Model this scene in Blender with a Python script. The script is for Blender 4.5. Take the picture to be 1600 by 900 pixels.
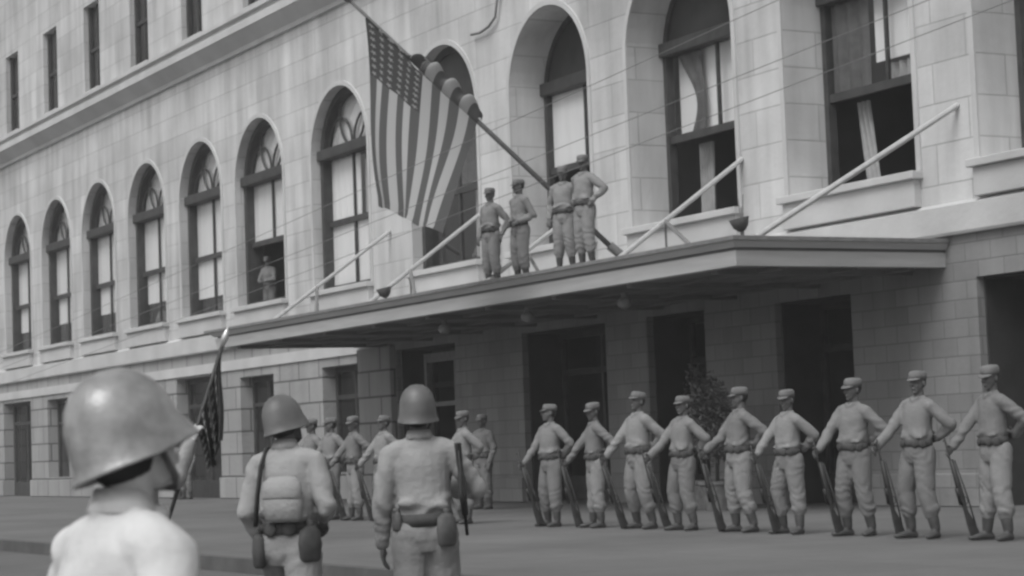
import bpy, bmesh, math, random
from mathutils import Vector, Matrix, noise, Quaternion
import numpy as np
random.seed(7)
PI = math.pi
R = math.radians
for o in list(bpy.data.objects): bpy.data.objects.remove(o)
sc = bpy.context.scene
COL = sc.collection

# ------------------------------------------------------------ camera
EYE = 1.17
PAN, PITCH, ROLL, FPX = 0.5026, 0.0732, -0.0374, 3344.1
v = Vector((-math.cos(PAN)*math.cos(PITCH), math.sin(PAN)*math.cos(PITCH), math.sin(PITCH)))
r0 = v.cross(Vector((0, 0, 1))).normalized(); u0 = r0.cross(v)
rr = r0*math.cos(ROLL) + u0*math.sin(ROLL); uu = -r0*math.sin(ROLL) + u0*math.cos(ROLL)
cam = bpy.data.cameras.new('camera'); co = bpy.data.objects.new('camera', cam); COL.objects.link(co)
M = Matrix.Identity(4)
for i in range(3):
    M[i][0] = rr[i]; M[i][1] = uu[i]; M[i][2] = -v[i]
M[0][3], M[1][3], M[2][3] = 0, 0, EYE
co.matrix_world = M
cam.sensor_width = 36; cam.lens = FPX/1600*36; cam.clip_end = 3000; cam.clip_start = 0.1
cam.dof.use_dof = True; cam.dof.focus_distance = 26; cam.dof.aperture_fstop = 7.0
sc.camera = co

# ------------------------------------------------------------ sky, sun, exposure
world = bpy.data.worlds.new('World'); sc.world = world; world.use_nodes = True
wn = world.node_tree.nodes; wl = world.node_tree.links
wn.clear()
sky = wn.new('ShaderNodeTexSky'); sky.sky_type = 'NISHITA'; sky.sun_disc = False
SUN_EL, SUN_AZ = R(55), R(153)      # azimuth of the direction TO the sun, counted from +Y clockwise
sky.sun_elevation = SUN_EL; sky.sun_rotation = SUN_AZ; sky.dust_density = 4; sky.air_density = 1.2
bwn = wn.new('ShaderNodeRGBToBW'); bg = wn.new('ShaderNodeBackground'); wo = wn.new('ShaderNodeOutputWorld')
bg.inputs['Strength'].default_value = 0.12
wl.new(sky.outputs[0], bwn.inputs[0]); wl.new(bwn.outputs[0], bg.inputs[0]); wl.new(bg.outputs[0], wo.inputs[0])
sl = bpy.data.lights.new('sun', 'SUN'); so = bpy.data.objects.new('sun', sl); COL.objects.link(so)
sl.energy = 1.3; sl.angle = R(34)
tosun = Vector((math.sin(SUN_AZ)*math.cos(SUN_EL), math.cos(SUN_AZ)*math.cos(SUN_EL), math.sin(SUN_EL)))
so.rotation_euler = tosun.to_track_quat('Z', 'Y').to_euler()
sc.view_settings.view_transform = 'Standard'; sc.view_settings.look = 'None'
sc.view_settings.exposure = 0.26; sc.view_settings.gamma = 1
sc.view_settings.use_curve_mapping = False
sc.render.engine = 'CYCLES'
sc.cycles.pixel_filter_type = 'BLACKMAN_HARRIS'; sc.cycles.filter_width = 2.6
sc.cycles.max_bounces = 6

# ------------------------------------------------------------ materials
def newmat(name):
    m = bpy.data.materials.new(name); m.use_nodes = True
    n = m.node_tree.nodes; return m, n, m.node_tree.links, n['Principled BSDF']

def mat(name, val, rough=0.8, nscale=3.0, namp=0.15, bump=0.0, bscale=40, spec=0.3, metal=0, streak=None):
    m, n, l, b = newmat(name)
    b.inputs['Roughness'].default_value = rough; b.inputs['Metallic'].default_value = metal
    b.inputs['Specular IOR Level'].default_value = spec
    tc = n.new('ShaderNodeTexCoord'); src = tc.outputs['Object']
    if streak:
        mp = n.new('ShaderNodeMapping'); mp.inputs['Scale'].default_value = streak; l.new(src, mp.inputs[0]); src = mp.outputs[0]
    t = n.new('ShaderNodeTexNoise'); t.inputs['Scale'].default_value = nscale; t.inputs['Detail'].default_value = 5
    l.new(src, t.inputs['Vector'])
    mr = n.new('ShaderNodeMapRange'); mr.inputs['From Min'].default_value = 0.25; mr.inputs['From Max'].default_value = 0.75
    mr.inputs['To Min'].default_value = val*(1-namp); mr.inputs['To Max'].default_value = val*(1+namp)
    l.new(t.outputs['Fac'], mr.inputs['Value']); l.new(mr.outputs[0], b.inputs['Base Color'])
    if bump:
        t2 = n.new('ShaderNodeTexNoise'); t2.inputs['Scale'].default_value = bscale; t2.inputs['Detail'].default_value = 4
        l.new(tc.outputs['Object'], t2.inputs['Vector'])
        bp = n.new('ShaderNodeBump'); bp.inputs['Strength'].default_value = bump; bp.inputs['Distance'].default_value = 0.02
        l.new(t2.outputs['Fac'], bp.inputs['Height']); l.new(bp.outputs[0], b.inputs['Normal'])
    return m

def masonry(name, val, bw, bh, mortar, mval, var=0.12, zoff=0.0, stain=0.22, bump=0.4):
    """coursed stone: joints laid out in metres along the wall (x+y) and up it (z)"""
    m, n, l, b = newmat(name)
    b.inputs['Roughness'].default_value = 0.9; b.inputs['Specular IOR Level'].default_value = 0.2
    g = n.new('ShaderNodeNewGeometry'); s = n.new('ShaderNodeSeparateXYZ'); l.new(g.outputs['Position'], s.inputs[0])
    a = n.new('ShaderNodeMath'); a.operation = 'ADD'; l.new(s.outputs[0], a.inputs[0]); l.new(s.outputs[1], a.inputs[1])
    z = n.new('ShaderNodeMath'); z.operation = 'ADD'; l.new(s.outputs[2], z.inputs[0]); z.inputs[1].default_value = zoff
    c = n.new('ShaderNodeCombineXYZ'); l.new(a.outputs[0], c.inputs[0]); l.new(z.outputs[0], c.inputs[1])
    k = n.new('ShaderNodeTexBrick'); l.new(c.outputs[0], k.inputs['Vector'])
    k.inputs['Scale'].default_value = 1; k.inputs['Brick Width'].default_value = bw; k.inputs['Row Height'].default_value = bh
    k.inputs['Mortar Size'].default_value = mortar; k.inputs['Mortar Smooth'].default_value = 0.4
    k.inputs['Bias'].default_value = 0
    k.inputs['Color1'].default_value = (val*(1-var),)*3+(1,); k.inputs['Color2'].default_value = (val*(1+var),)*3+(1,)
    k.inputs['Mortar'].default_value = (mval,)*3+(1,)
    t = n.new('ShaderNodeTexNoise'); t.inputs['Scale'].default_value = 0.5; t.inputs['Detail'].default_value = 7
    l.new(g.outputs['Position'], t.inputs['Vector'])
    mp = n.new('ShaderNodeMapping'); mp.inputs['Scale'].default_value = (2.2, 2.2, 0.25); l.new(g.outputs['Position'], mp.inputs[0])
    t3 = n.new('ShaderNodeTexNoise'); t3.inputs['Scale'].default_value = 1.0; t3.inputs['Detail'].default_value = 6; l.new(mp.outputs[0], t3.inputs['Vector'])
    ad = n.new('ShaderNodeMath'); ad.operation = 'ADD'; l.new(t.outputs['Fac'], ad.inputs[0]); l.new(t3.outputs['Fac'], ad.inputs[1])
    mr = n.new('ShaderNodeMapRange'); mr.inputs['From Min'].default_value = 0.65; mr.inputs['From Max'].default_value = 1.35
    mr.inputs['To Min'].default_value = 1-stain; mr.inputs['To Max'].default_value = 1+stain*0.5
    l.new(ad.outputs[0], mr.inputs['Value'])
    mx = n.new('ShaderNodeVectorMath'); mx.operation = 'SCALE'; l.new(k.outputs['Color'], mx.inputs[0]); l.new(mr.outputs[0], mx.inputs['Scale'])
    l.new(mx.outputs[0], b.inputs['Base Color'])
    t2 = n.new('ShaderNodeTexNoise'); t2.inputs['Scale'].default_value = 9; t2.inputs['Detail'].default_value = 6
    l.new(g.outputs['Position'], t2.inputs['Vector'])
    su = n.new('ShaderNodeMath'); su.operation = 'SUBTRACT'; l.new(t2.outputs['Fac'], su.inputs[0]); l.new(k.outputs['Fac'], su.inputs[1])
    bp = n.new('ShaderNodeBump'); bp.inputs['Strength'].default_value = bump; bp.inputs['Distance'].default_value = 0.02
    l.new(su.outputs[0], bp.inputs['Height']); l.new(bp.outputs[0], b.inputs['Normal'])
    return m

MS = masonry('pale_stone', 0.57, 1.55, 0.62, 0.014, 0.42, 0.07, zoff=0.11, stain=0.36)
MR = masonry('rusticated_stone', 0.34, 1.25, 0.60, 0.03, 0.15, 0.08, zoff=0.0, bump=0.8)
MB_ = masonry('small_stone_block', 0.26, 0.56, 0.28, 0.014, 0.20, 0.10)
MTRIM = mat('stone_trim', 0.52, 0.9, 0.8, 0.14, 0.3, 12)
MWOOD = mat('dark_window_wood', 0.055, 0.6, 4, 0.3)
MDARK = mat('dark_panel', 0.045, 0.8, 2, 0.25)
MBLIND = mat('white_blind', 0.82, 0.9, 1.2, 0.06, streak=(3, 3, 0.4))
MCURT = mat('dark_curtain', 0.10, 0.9, 6, 0.3)
MLACE = mat('light_curtain', 0.36, 0.9, 5, 0.2)
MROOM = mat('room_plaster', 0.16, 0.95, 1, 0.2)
MCAN = mat('painted_canopy_metal', 0.46, 0.6, 1.5, 0.14, 0.1, 20, streak=(0.5, 0.5, 6))
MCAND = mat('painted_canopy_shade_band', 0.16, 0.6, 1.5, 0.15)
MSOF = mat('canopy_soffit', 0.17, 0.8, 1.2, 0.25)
MSTRUT = mat('white_painted_iron', 0.46, 0.5, 8, 0.12)
MIRON = mat('grey_painted_iron', 0.2, 0.5, 8, 0.2)
MLEAD = mat('roof_sheet', 0.3, 0.8, 1, 0.3)
MPOLE = mat('flagpole_paint', 0.13, 0.5, 8, 0.2)
MWIRE = mat('wire', 0.2, 0.7, 8, 0.1)
MKH = [mat('khaki_cotton_%s' % a, x, 0.95, 5, 0.16, 0.35, 30) for a, x in (('pale', .235), ('mid', .205), ('dull', .175))]
MKHA = mat('faded_khaki_shirt', 0.31, 0.95, 5, 0.14, 0.35, 30)
MKHT = mat('khaki_trousers', 0.24, 0.95, 5, 0.16, 0.35, 30)
MKHW = mat('washed_white_shirt', 0.58, 0.9, 7, 0.14, 0.25, 25)
MSKIN = mat('skin', 0.12, 0.6, 14, 0.12, 0.1, 60)
MSKINL = mat('pale_skin', 0.55, 0.55, 10, 0.12, 0.1, 60)
MBOOT = mat('brown_leather', 0.07, 0.5, 9, 0.3)
MWEB = mat('webbing', 0.11, 0.9, 14, 0.25)
MWEBD = mat('dark_canvas', 0.07, 0.9, 14, 0.25)
MHELM = mat('helmet_steel', 0.12, 0.5, 9, 0.25, 0.05, 60, spec=0.5)
MHELMG = mat('helmet_steel_worn_glossy', 0.25, 0.30, 14, 0.45, 0.10, 45, spec=0.8)
MCAP = mat('cap_cloth', 0.17, 0.95, 8, 0.2)
MHAIR = mat('dark_hair', 0.03, 0.7, 20, 0.3)
MRIF = mat('rifle_wood', 0.05, 0.5, 9, 0.3)
MGUN = mat('gun_metal', 0.04, 0.4, 9, 0.2, metal=0.6)
MEYE = mat('eye', 0.03, 0.3, 5, 0.1)
MLIP = mat('lips', 0.15, 0.6, 5, 0.1)
MLEAF = mat('leaves', 0.10, 0.7, 8, 0.5)
MPOT = mat('clay_pot', 0.16, 0.8, 8, 0.3)
MLAMP = mat('milk_glass', 0.35, 0.3, 5, 0.1)
MCHROME = mat('polished_spearhead', 0.7, 0.3, 5, 0.1, metal=0.7)

def glassmat():
    m = bpy.data.materials.new('window_glass'); m.use_nodes = True
    n, l = m.node_tree.nodes, m.node_tree.links; n.clear()
    o = n.new('ShaderNodeOutputMaterial'); mx = n.new('ShaderNodeMixShader'); lw = n.new('ShaderNodeLayerWeight'); lw.inputs[0].default_value = .5; pw = n.new('ShaderNodeMath'); pw.operation = 'POWER'; pw.inputs[1].default_value = 3; f = n.new('ShaderNodeMath'); f.operation = 'MULTIPLY_ADD'; f.inputs[1].default_value = .7; f.inputs[2].default_value = .05
    t = n.new('ShaderNodeBsdfTransparent'); t.inputs[0].default_value = (.97,)*3+(1,); g = n.new('ShaderNodeBsdfGlossy'); g.inputs['Roughness'].default_value = 0.04
    l.new(lw.outputs['Facing'], pw.inputs[0]); l.new(pw.outputs[0], f.inputs[0])
    ns = n.new('ShaderNodeTexNoise'); ns.inputs['Scale'].default_value = 1.7
    bp = n.new('ShaderNodeBump'); bp.inputs['Strength'].default_value = 0.08; bp.inputs['Distance'].default_value = 0.05
    l.new(ns.outputs['Fac'], bp.inputs['Height']); l.new(bp.outputs[0], g.inputs['Normal'])
    l.new(f.outputs[0], mx.inputs[0]); l.new(t.outputs[0], mx.inputs[1]); l.new(g.outputs[0], mx.inputs[2]); l.new(mx.outputs[0], o.inputs[0])
    return m
MGLASS = glassmat()

def pavemat(name, val, slab):
    m, n, l, b = newmat(name); b.inputs['Roughness'].default_value = 0.9
    g = n.new('ShaderNodeNewGeometry')
    t = n.new('ShaderNodeTexNoise'); t.inputs['Scale'].default_value = 0.35; t.inputs['Detail'].default_value = 9; t.inputs['Roughness'].default_value = 0.65
    l.new(g.outputs['Position'], t.inputs['Vector'])
    mr = n.new('ShaderNodeMapRange'); mr.inputs['From Min'].default_value = .3; mr.inputs['From Max'].default_value = .7
    mr.inputs['To Min'].default_value = val*.74; mr.inputs['To Max'].default_value = val*1.24
    l.new(t.outputs['Fac'], mr.inputs['Value'])
    out = mr.outputs[0]
    if slab:
        k = n.new('ShaderNodeTexBrick'); l.new(g.outputs['Position'], k.inputs['Vector']); k.inputs['Scale'].default_value = 1
        k.inputs['Brick Width'].default_value = slab; k.inputs['Row Height'].default_value = slab; k.inputs['Mortar Size'].default_value = .015
        k.offset = 0
        k.inputs['Color1'].default_value = (1,)*4; k.inputs['Color2'].default_value = (.93, .93, .93, 1); k.inputs['Mortar'].default_value = (.72, .72, .72, 1)
        mu = n.new('ShaderNodeVectorMath'); mu.operation = 'SCALE'; l.new(k.outputs['Color'], mu.inputs[0]); l.new(out, mu.inputs['Scale']); out = mu.outputs[0]
    l.new(out, b.inputs['Base Color'])
    t2 = n.new('ShaderNodeTexNoise'); t2.inputs['Scale'].default_value = 30; l.new(g.outputs['Position'], t2.inputs['Vector'])
    bp = n.new('ShaderNodeBump'); bp.inputs['Strength'].default_value = .4; bp.inputs['Distance'].default_value = .01
    l.new(t2.outputs['Fac'], bp.inputs['Height']); l.new(bp.outputs[0], b.inputs['Normal'])
    return m
MPAVE = pavemat('concrete_forecourt', 0.135, 2.4)
MROAD = pavemat('asphalt_road', 0.11, None)
MKERB = mat('kerb_stone', 0.10, 0.9, 3, 0.2)

def flagmat(name):
    m, n, l, b = newmat(name); b.inputs['Roughness'].default_value = 0.95
    uv = n.new('ShaderNodeUVMap'); uv.uv_map = 'UVMap'; s = n.new('ShaderNodeSeparateXYZ'); l.new(uv.outputs[0], s.inputs[0])
    def M_(op, a, c=None, d=None):
        k = n.new('ShaderNodeMath'); k.operation = op
        for i, x in enumerate((a, c, d)):
            if x is None: continue
            if isinstance(x, (int, float)): k.inputs[i].default_value = x
            else: l.new(x, k.inputs[i])
        return k.outputs[0]
    U, V = s.outputs[0], s.outputs[1]
    st = M_('FRACT', M_('MULTIPLY', U, 6.5)); red = M_('LESS_THAN', st, 0.5)        # 13 stripes along the hoist
    can = M_('MULTIPLY', M_('LESS_THAN', U, 7/13), M_('LESS_THAN', V, 0.30))
    cu = M_('SUBTRACT', M_('FRACT', M_('MULTIPLY', U, 6*13/7)), 0.5); cv = M_('SUBTRACT', M_('FRACT', M_('MULTIPLY', V, 8/0.30)), 0.5)
    rad = M_('SQRT', M_('ADD', M_('MULTIPLY', cu, cu), M_('MULTIPLY', cv, cv)))
    ang = M_('ARCTAN2', cu, cv); lim = M_('ADD', M_('MULTIPLY', M_('COSINE', M_('MULTIPLY', ang, 5.0)), 0.09), 0.22)
    star = M_('LESS_THAN', rad, lim)
    base = M_('ADD', M_('MULTIPLY', red, 0.10), M_('MULTIPLY', M_('SUBTRACT', 1, red), 0.42))
    cc = M_('ADD', M_('MULTIPLY', star, 0.24), 0.06)
    f = M_('ADD', M_('MULTIPLY', can, cc), M_('MULTIPLY', M_('SUBTRACT', 1, can), base))
    l.new(f, b.inputs['Base Color'])
    tr = n.new('ShaderNodeBsdfTranslucent'); l.new(f, tr.inputs[0])
    mx = n.new('ShaderNodeMixShader'); mx.inputs[0].default_value = 0.35
    l.new(b.outputs[0], mx.inputs[1]); l.new(tr.outputs[0], mx.inputs[2]); l.new(mx.outputs[0], n['Material Output'].inputs[0])
    return m
MFLAG = flagmat('flag_cloth')

# ------------------------------------------------------------ helpers
def link(o, parent=None):
    COL.objects.link(o)
    if parent: o.parent = parent
    return o
def tag(o, label=None, cat=None, group=None, kind=None):
    if label: o['label'] = label
    if cat: o['category'] = cat
    if group: o['group'] = group
    if kind: o['kind'] = kind
    return o
def empty(name, loc=(0, 0, 0), rz=0, scale=1):
    o = bpy.data.objects.new(name, None); o.location = loc; o.rotation_euler = (0, 0, rz); o.scale = (scale,)*3
    o.empty_display_size = .2
    return link(o)
class MB:
    def __init__(s): s.v = []; s.f = []
    def add(s, vs, fs):
        k = len(s.v); s.v += [tuple(x) for x in vs]; s.f += [tuple(i+k for i in f) for f in fs]; return s
    def box(s, x0, x1, y0, y1, z0, z1):
        return s.add([(x0, y0, z0), (x1, y0, z0), (x1, y1, z0), (x0, y1, z0), (x0, y0, z1), (x1, y0, z1), (x1, y1, z1), (x0, y1, z1)],
                     [(0, 3, 2, 1), (4, 5, 6, 7), (0, 1, 5, 4), (1, 2, 6, 5), (2, 3, 7, 6), (3, 0, 4, 7)])
    def quad(s, a, b, c, d): return s.add([a, b, c, d], [(0, 1, 2, 3)])
    def tube(s, pts, rad, n=8, cap=True, flat=1.0):
        pts = [Vector(p) for p in pts]
        if not isinstance(rad, (list, tuple)): rad = [rad]*len(pts)
        k = len(s.v); prev = None
        for i, p in enumerate(pts):
            d = (pts[min(i+1, len(pts)-1)]-pts[max(i-1, 0)]).normalized()
            if prev is None:
                a = d.cross(Vector((0, 0, 1)) if abs(d.z) < .9 else Vector((1, 0, 0))).normalized()
            else: a = (prev - d*prev.dot(d)).normalized()
            prev = a; b = d.cross(a)
            for j in range(n):
                t = 2*PI*j/n; s.v.append(tuple(p + (a*math.cos(t)+b*math.sin(t)*flat)*rad[i]))
        for i in range(len(pts)-1):
            for j in range(n):
                s.f.append((k+i*n+j, k+i*n+(j+1) % n, k+(i+1)*n+(j+1) % n, k+(i+1)*n+j))
        if cap:
            s.f.append(tuple(k+j for j in range(n))[::-1]); s.f.append(tuple(k+(len(pts)-1)*n+j for j in range(n)))
        return s
    def ball(s, c, r, q=None, n=12, m=8):
        """ellipsoid, r = 3 radii, q = 3x3 orientation"""
        if not isinstance(r, (list, tuple)): r = (r, r, r)
        vs = []; c = Vector(c)
        for i in range(m+1):
            th = PI*i/m
            for j in range(n):
                ph = 2*PI*j/n; w = Vector((r[0]*math.sin(th)*math.cos(ph), r[1]*math.sin(th)*math.sin(ph), r[2]*math.cos(th)))
                if q is not None: w = q @ w
                vs.append(c+w)
        fs = []
        for i in range(m):
            for j in range(n):
                fs.append((i*n+j, (i+1)*n+j, (i+1)*n+(j+1) % n, i*n+(j+1) % n))
        return s.add(vs, fs)
    def loft(s, rings):
        """rings of (center, rx, ry, 3x3) closed at both ends"""
        n = 20; k = len(s.v)
        for c, rx, ry, q in rings:
            for j in range(n):
                t = 2*PI*j/n; e = 0.9
                ct, st = math.cos(t), math.sin(t)
                w = Vector((rx*math.copysign(abs(ct)**e, ct), ry*math.copysign(abs(st)**e, st), 0)); s.v.append(tuple(Vector(c)+q@w))
        for i in range(len(rings)-1):
            for j in range(n): s.f.append((k+i*n+j, k+i*n+(j+1) % n, k+(i+1)*n+(j+1) % n, k+(i+1)*n+j))
        s.f.append(tuple(k+j for j in range(n))[::-1]); s.f.append(tuple(k+(len(rings)-1)*n+j for j in range(n)))
        return s
    def mesh(s, name, m=None, smooth=False):
        me = bpy.data.meshes.new(name); me.from_pydata(s.v, [], s.f)
        bm = bmesh.new(); bm.from_mesh(me); bmesh.ops.remove_doubles(bm, verts=bm.verts, dist=1e-5)
        bm.to_mesh(me); bm.free()
        if m: me.materials.append(m)
        if smooth: me.polygons.foreach_set('use_smooth', [True]*len(me.polygons))
        return me
    def build(s, name, m, parent=None, smooth=False, bevel=0):
        o = bpy.data.objects.new(name, s.mesh(name, m, smooth)); link(o, parent)
        if bevel:
            b = o.modifiers.new('bevel', 'BEVEL'); b.width = bevel; b.segments = 2; b.limit_method = 'ANGLE'
        return o
def remesh(mb, name, m, voxel, smooth=4, wrinkle=0, wscale=(7, 7, 4), seed=0):
    me = mb.mesh(name); o = bpy.data.objects.new(name, me); COL.objects.link(o)
    md = o.modifiers.new('r', 'REMESH'); md.mode = 'VOXEL'; md.voxel_size = voxel; md.use_smooth_shade = True
    sm = o.modifiers.new('s', 'SMOOTH'); sm.iterations = smooth; sm.factor = .5
    dg = bpy.context.evaluated_depsgraph_get(); dg.update()
    nm = bpy.data.meshes.new_from_object(o.evaluated_get(dg))
    bpy.data.objects.remove(o)
    if wrinkle:
        N = len(nm.vertices); no = np.zeros(N*3); nm.vertices.foreach_get('normal', no); cc = np.zeros(N*3); nm.vertices.foreach_get('co', cc)
        no = no.reshape(-1, 3); cc = cc.reshape(-1, 3); S = Vector((seed*3.1, seed*1.7, seed))
        for i in range(N):
            p = Vector((cc[i][0]*wscale[0], cc[i][1]*wscale[1], cc[i][2]*wscale[2]))+S
            x_, y_, z_ = cc[i]
            n1 = noise.noise(p*.55); n2 = noise.noise(p*1.3+Vector((5, 2, 1)))
            if z_ > .97:      # shirt: swags gathered towards the belt and the elbows
                wt = .35+1.0*math.exp(-((z_-1.07)/.07)**2)+.5*(abs(x_) > .2)
                d = math.sin(2*PI*(z_*6.5-5.5*x_*x_)+11*n1)*wt*.40 + math.sin(38*x_+7*n1)*.45*math.exp(-((z_-1.05)/.06)**2) + n2*.5
            else:             # trousers: breaks at the knee and above the boots
                wt = .3+.8*math.exp(-((z_-.30)/.08)**2)+.5*math.exp(-((z_-.52)/.08)**2)+.5*math.exp(-((z_-.86)/.06)**2)
                d = math.sin(2*PI*(z_*7)+13*n1+14*x_+5*n2)*wt*.42 + n2*.6
            cc[i] += no[i]*d*wrinkle
        nm.vertices.foreach_set('co', cc.reshape(-1)); nm.update()
    nm.name = name; nm.materials.clear(); nm.materials.append(m)
    nm.polygons.foreach_set('use_smooth', [True]*len(nm.polygons))
    return nm
def from_mesh(name, me, parent): return link(bpy.data.objects.new(name, me), parent)

# ============================================================ SETTING
W = 21.26; YC = 17.47          # wall face, canopy front
KY = 9.1                       # kerb line
mb = MB(); mb.quad((-400, KY, 0), (150, KY, 0), (150, 300, 0), (-400, 300, 0)); tag(mb.build('forecourt_pavement', MPAVE), 'grey concrete pavement in front of the stone building', kind='structure')
mb = MB(); mb.box(-400, 150, KY-.16, KY, -.6, .004); k = mb.build('kerb', MKERB); tag(k, 'dark kerb along the edge of the pavement', kind='structure')
mb = MB()
pr = [(KY-.16, -.16), (6, -.22), (3, -.27), (-4, -.30), (-60, -.30)]
for (y0, z0), (y1, z1) in zip(pr, pr[1:]): mb.quad((-400, y1, z1), (150, y1, z1), (150, y0, z0), (-400, y0, z0))
tag(mb.build('road', MROAD), 'dark asphalt street in the foreground', kind='structure')

# ============================================================ BUILDING
B = empty('stone_building', (0, 0, 0))
tag(B, 'long pale stone building with tall arched windows and a flat canopy over its ground floor', 'building')
X0, X1 = -84.0, -12.0
ARCH = [(-76.9, -73.6, 'A'), (-72.2, -68.9, 'A'), (-67.6, -64.3, 'A'), (-62.95, -59.65, 'A'), (-58.35, -55.05, 'A'), (-53.95, -50.65, 'A'), (-48.78, -45.48, 'A'), (-43.2, -39.95, 'A'),
        (-38.45, -35.3, 'B'), (-33.85, -30.38, 'B'), (-28.91, -25.6, 'B'), (-24.15, -20.9, 'B'), (-19.4, -16.1, 'B')]
ZS, ZSP, ZT = 5.12, 8.38, 11.95

def opening_wall(mb, xa, xb, z0, z1, ops, depth):
    """front wall face with openings, ops = (a, b, zb, zspring, arched); reveals run back by depth"""
    ops = sorted(ops); x = xa
    for a, b, zb, zs, ar, dp in ops:
        mb.quad((x, W, z0), (a, W, z0), (a, W, z1), (x, W, z1))
        if zb > z0: mb.quad((a, W, z0), (b, W, z0), (b, W, zb), (a, W, zb)); mb.quad((a, W, zb), (b, W, zb), (b, W+dp, zb), (a, W+dp, zb))
        mb.quad((a, W, zb), (a, W+dp, zb), (a, W+dp, zs), (a, W, zs)); mb.quad((b, W+dp, zb), (b, W, zb), (b, W, zs), (b, W+dp, zs))
        if ar:
            n = 20; c = (a+b)/2; rd = (b-a)/2
            P = [(c-rd*math.cos(PI*i/n), zs+rd*math.sin(PI*i/n)) for i in range(n+1)]
            for (xa_, za_), (xb_, zb_) in zip(P, P[1:]):
                mb.quad((xa_, W, za_), (xb_, W, zb_), (xb_, W, z1), (xa_, W, z1))
                mb.quad((xa_, W, za_), (xa_, W+dp, za_), (xb_, W+dp, zb_), (xb_, W, zb_))
        else:
            mb.quad((a, W, zs), (b, W, zs), (b, W, z1), (a, W, z1)); mb.quad((a, W, zs), (a, W+dp, zs), (b, W+dp, zs), (b, W, zs))
        x = b
    mb.quad((x, W, z0), (xb, W, z0), (xb, W, z1), (x, W, z1))
DA, DB = 0.22, 0.80
mb = MB(); opening_wall(mb, X0, X1, 4.56, ZT, [(a, b, ZS, ZSP, True, DA if k == 'A' else DB) for a, b, k in ARCH], 0)
mb.build('facade_wall', MS, B)
# upper storey
UP = [(-81.0, -79.4), (-76.3, -74.7), (-71.6, -70.0), (-67.0, -65.4), (-62.4, -60.75), (-57.85, -56.2), (-53.1, -51.5), (-48, -46.4), (-43, -41.4), (-38, -36.4), (-33, -31.4), (-28, -26.4), (-23.5, -21.9)]
mb = MB()
opening_wall(mb, X0, X1, 12.9, 17.2, [(a, b, 13.05, 15.9, False, .3) for a, b in UP], .3)
mb.quad((X0, W, 17.2), (X1, W, 17.2), (X1, W, 24), (X0, W, 24)); mb.quad((X0, W, 24), (X1, W, 24), (X1, W+14, 24), (X0, W+14, 24))
mb.quad((X1, W, 0), (X1, W+14, 0), (X1, W+14, 24), (X1, W, 24)); mb.quad((X0, W, 0), (X0, W, 24), (X0, W+14, 24), (X0, W+14, 0))
mb.quad((X0, W+14, 0), (X0, W+14, 24), (X1, W+14, 24), (X1, W+14, 0))
mb.build('upper_wall', MS, B)
for a, b in UP[:9]:
    f = MB()
    for q in ((a, a+.12, 13.05, 15.9), (b-.12, b, 13.05, 15.9)): f.box(q[0], q[1], W+.16, W+.30, q[2], q[3])
    f.box(a, b, W+.17, W+.29, 13.05, 13.17); f.box(a, b, W+.18, W+.28, 14.4, 14.5); f.box((a+b)/2-.04, (a+b)/2+.04, W+.19, W+.27, 13.1, 15.9)
    w_ = f.build('upper_window', MWOOD, B)
    MB().quad((a, W+.24, 13.05), (b, W+.24, 13.05), (b, W+.24, 15.9), (a, W+.24, 15.9)).build('pane', MGLASS, w_)
    MB().box((a+b)/2-.05, b, W+.45, W+.47, 13.4, 15.9).build('blind', MLACE, w_)
    MB().box(a-.12, b+.12, W-.10, W+.02, 12.97, 13.07).build('sill', MTRIM, w_)
def profile(mb, prof, xa, xb):
    for (y0, z0), (y1, z1) in zip(prof, prof[1:]):
        mb.quad((xa, y0, z0), (xb, y0, z0), (xb, y1, z1), (xa, y1, z1))
    n = len(prof)
    for x in (xa, xb): mb.add([(x, y, z) for y, z in prof], [tuple(range(n))])
mb = MB(); profile(mb, [(W, ZT), (W-.08, ZT), (W-.10, 12.06), (W-.42, 12.34), (W-.46, 12.36), (W-.46, 12.56), (W-.40, 12.60), (W-.40, 12.66), (W-.5, 12.70), (W-.5, 12.80), (W, 12.9)], X0, X1)
mb.build('cornice', MTRIM, B)
mb = MB(); profile(mb, [(W, 4.06), (W-.10, 4.06), (W-.12, 4.10), (W-.12, 4.50), (W, 4.56)], X0, X1); mb.build('belt_course', MTRIM, B)
# ground storey
ROPS = [(-77.5, -74.0, 0.0, 3.35), (-72.0, -69.6, .66, 3.3), (-67.0, -64.6, .66, 3.3), (-63.4, -61.0, .66, 3.3), (-59.07, -55.6, 0.0, 3.42), (-54.05, -51.7, .66, 3.25), (-48.55, -46.2, .66, 3.25)]
GOPS = [(-44.3, -41.35, 0, 3.45), (-38.35, -35.04, 0, 3.45), (-33.55, -31.64, 0, 3.45), (-29.5, -27.42, 0, 3.4), (-24.4, -22.2, 0, 3.4), (-19.5, -17, 0, 3.4)]
mb = MB(); opening_wall(mb, X0, -45.3, 0, 4.06, [(a, b, c, d, False, .4) for a, b, c, d in ROPS], 0)
mb.build('ground_floor_wall', MR, B)
mb = MB(); opening_wall(mb, -45.3, X1, 0, 4.06, [(a, b, c, d, False, .95) for a, b, c, d in GOPS], 0)
mb.build('ground_floor_wall', MB_, B)
for xa, xb in ((X0, -77.5), (-74, -59.07), (-55.6, -45.3)):
    MB().box(xa, xb, W-.09, W+.01, 0, .58).build('plinth', MR, B, bevel=.02)
# lintel band over the left ground windows
MB().box(X0, -45.3, W-.05, W+.01, 3.47, 3.74).build('lintel_band', MTRIM, B)
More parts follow.
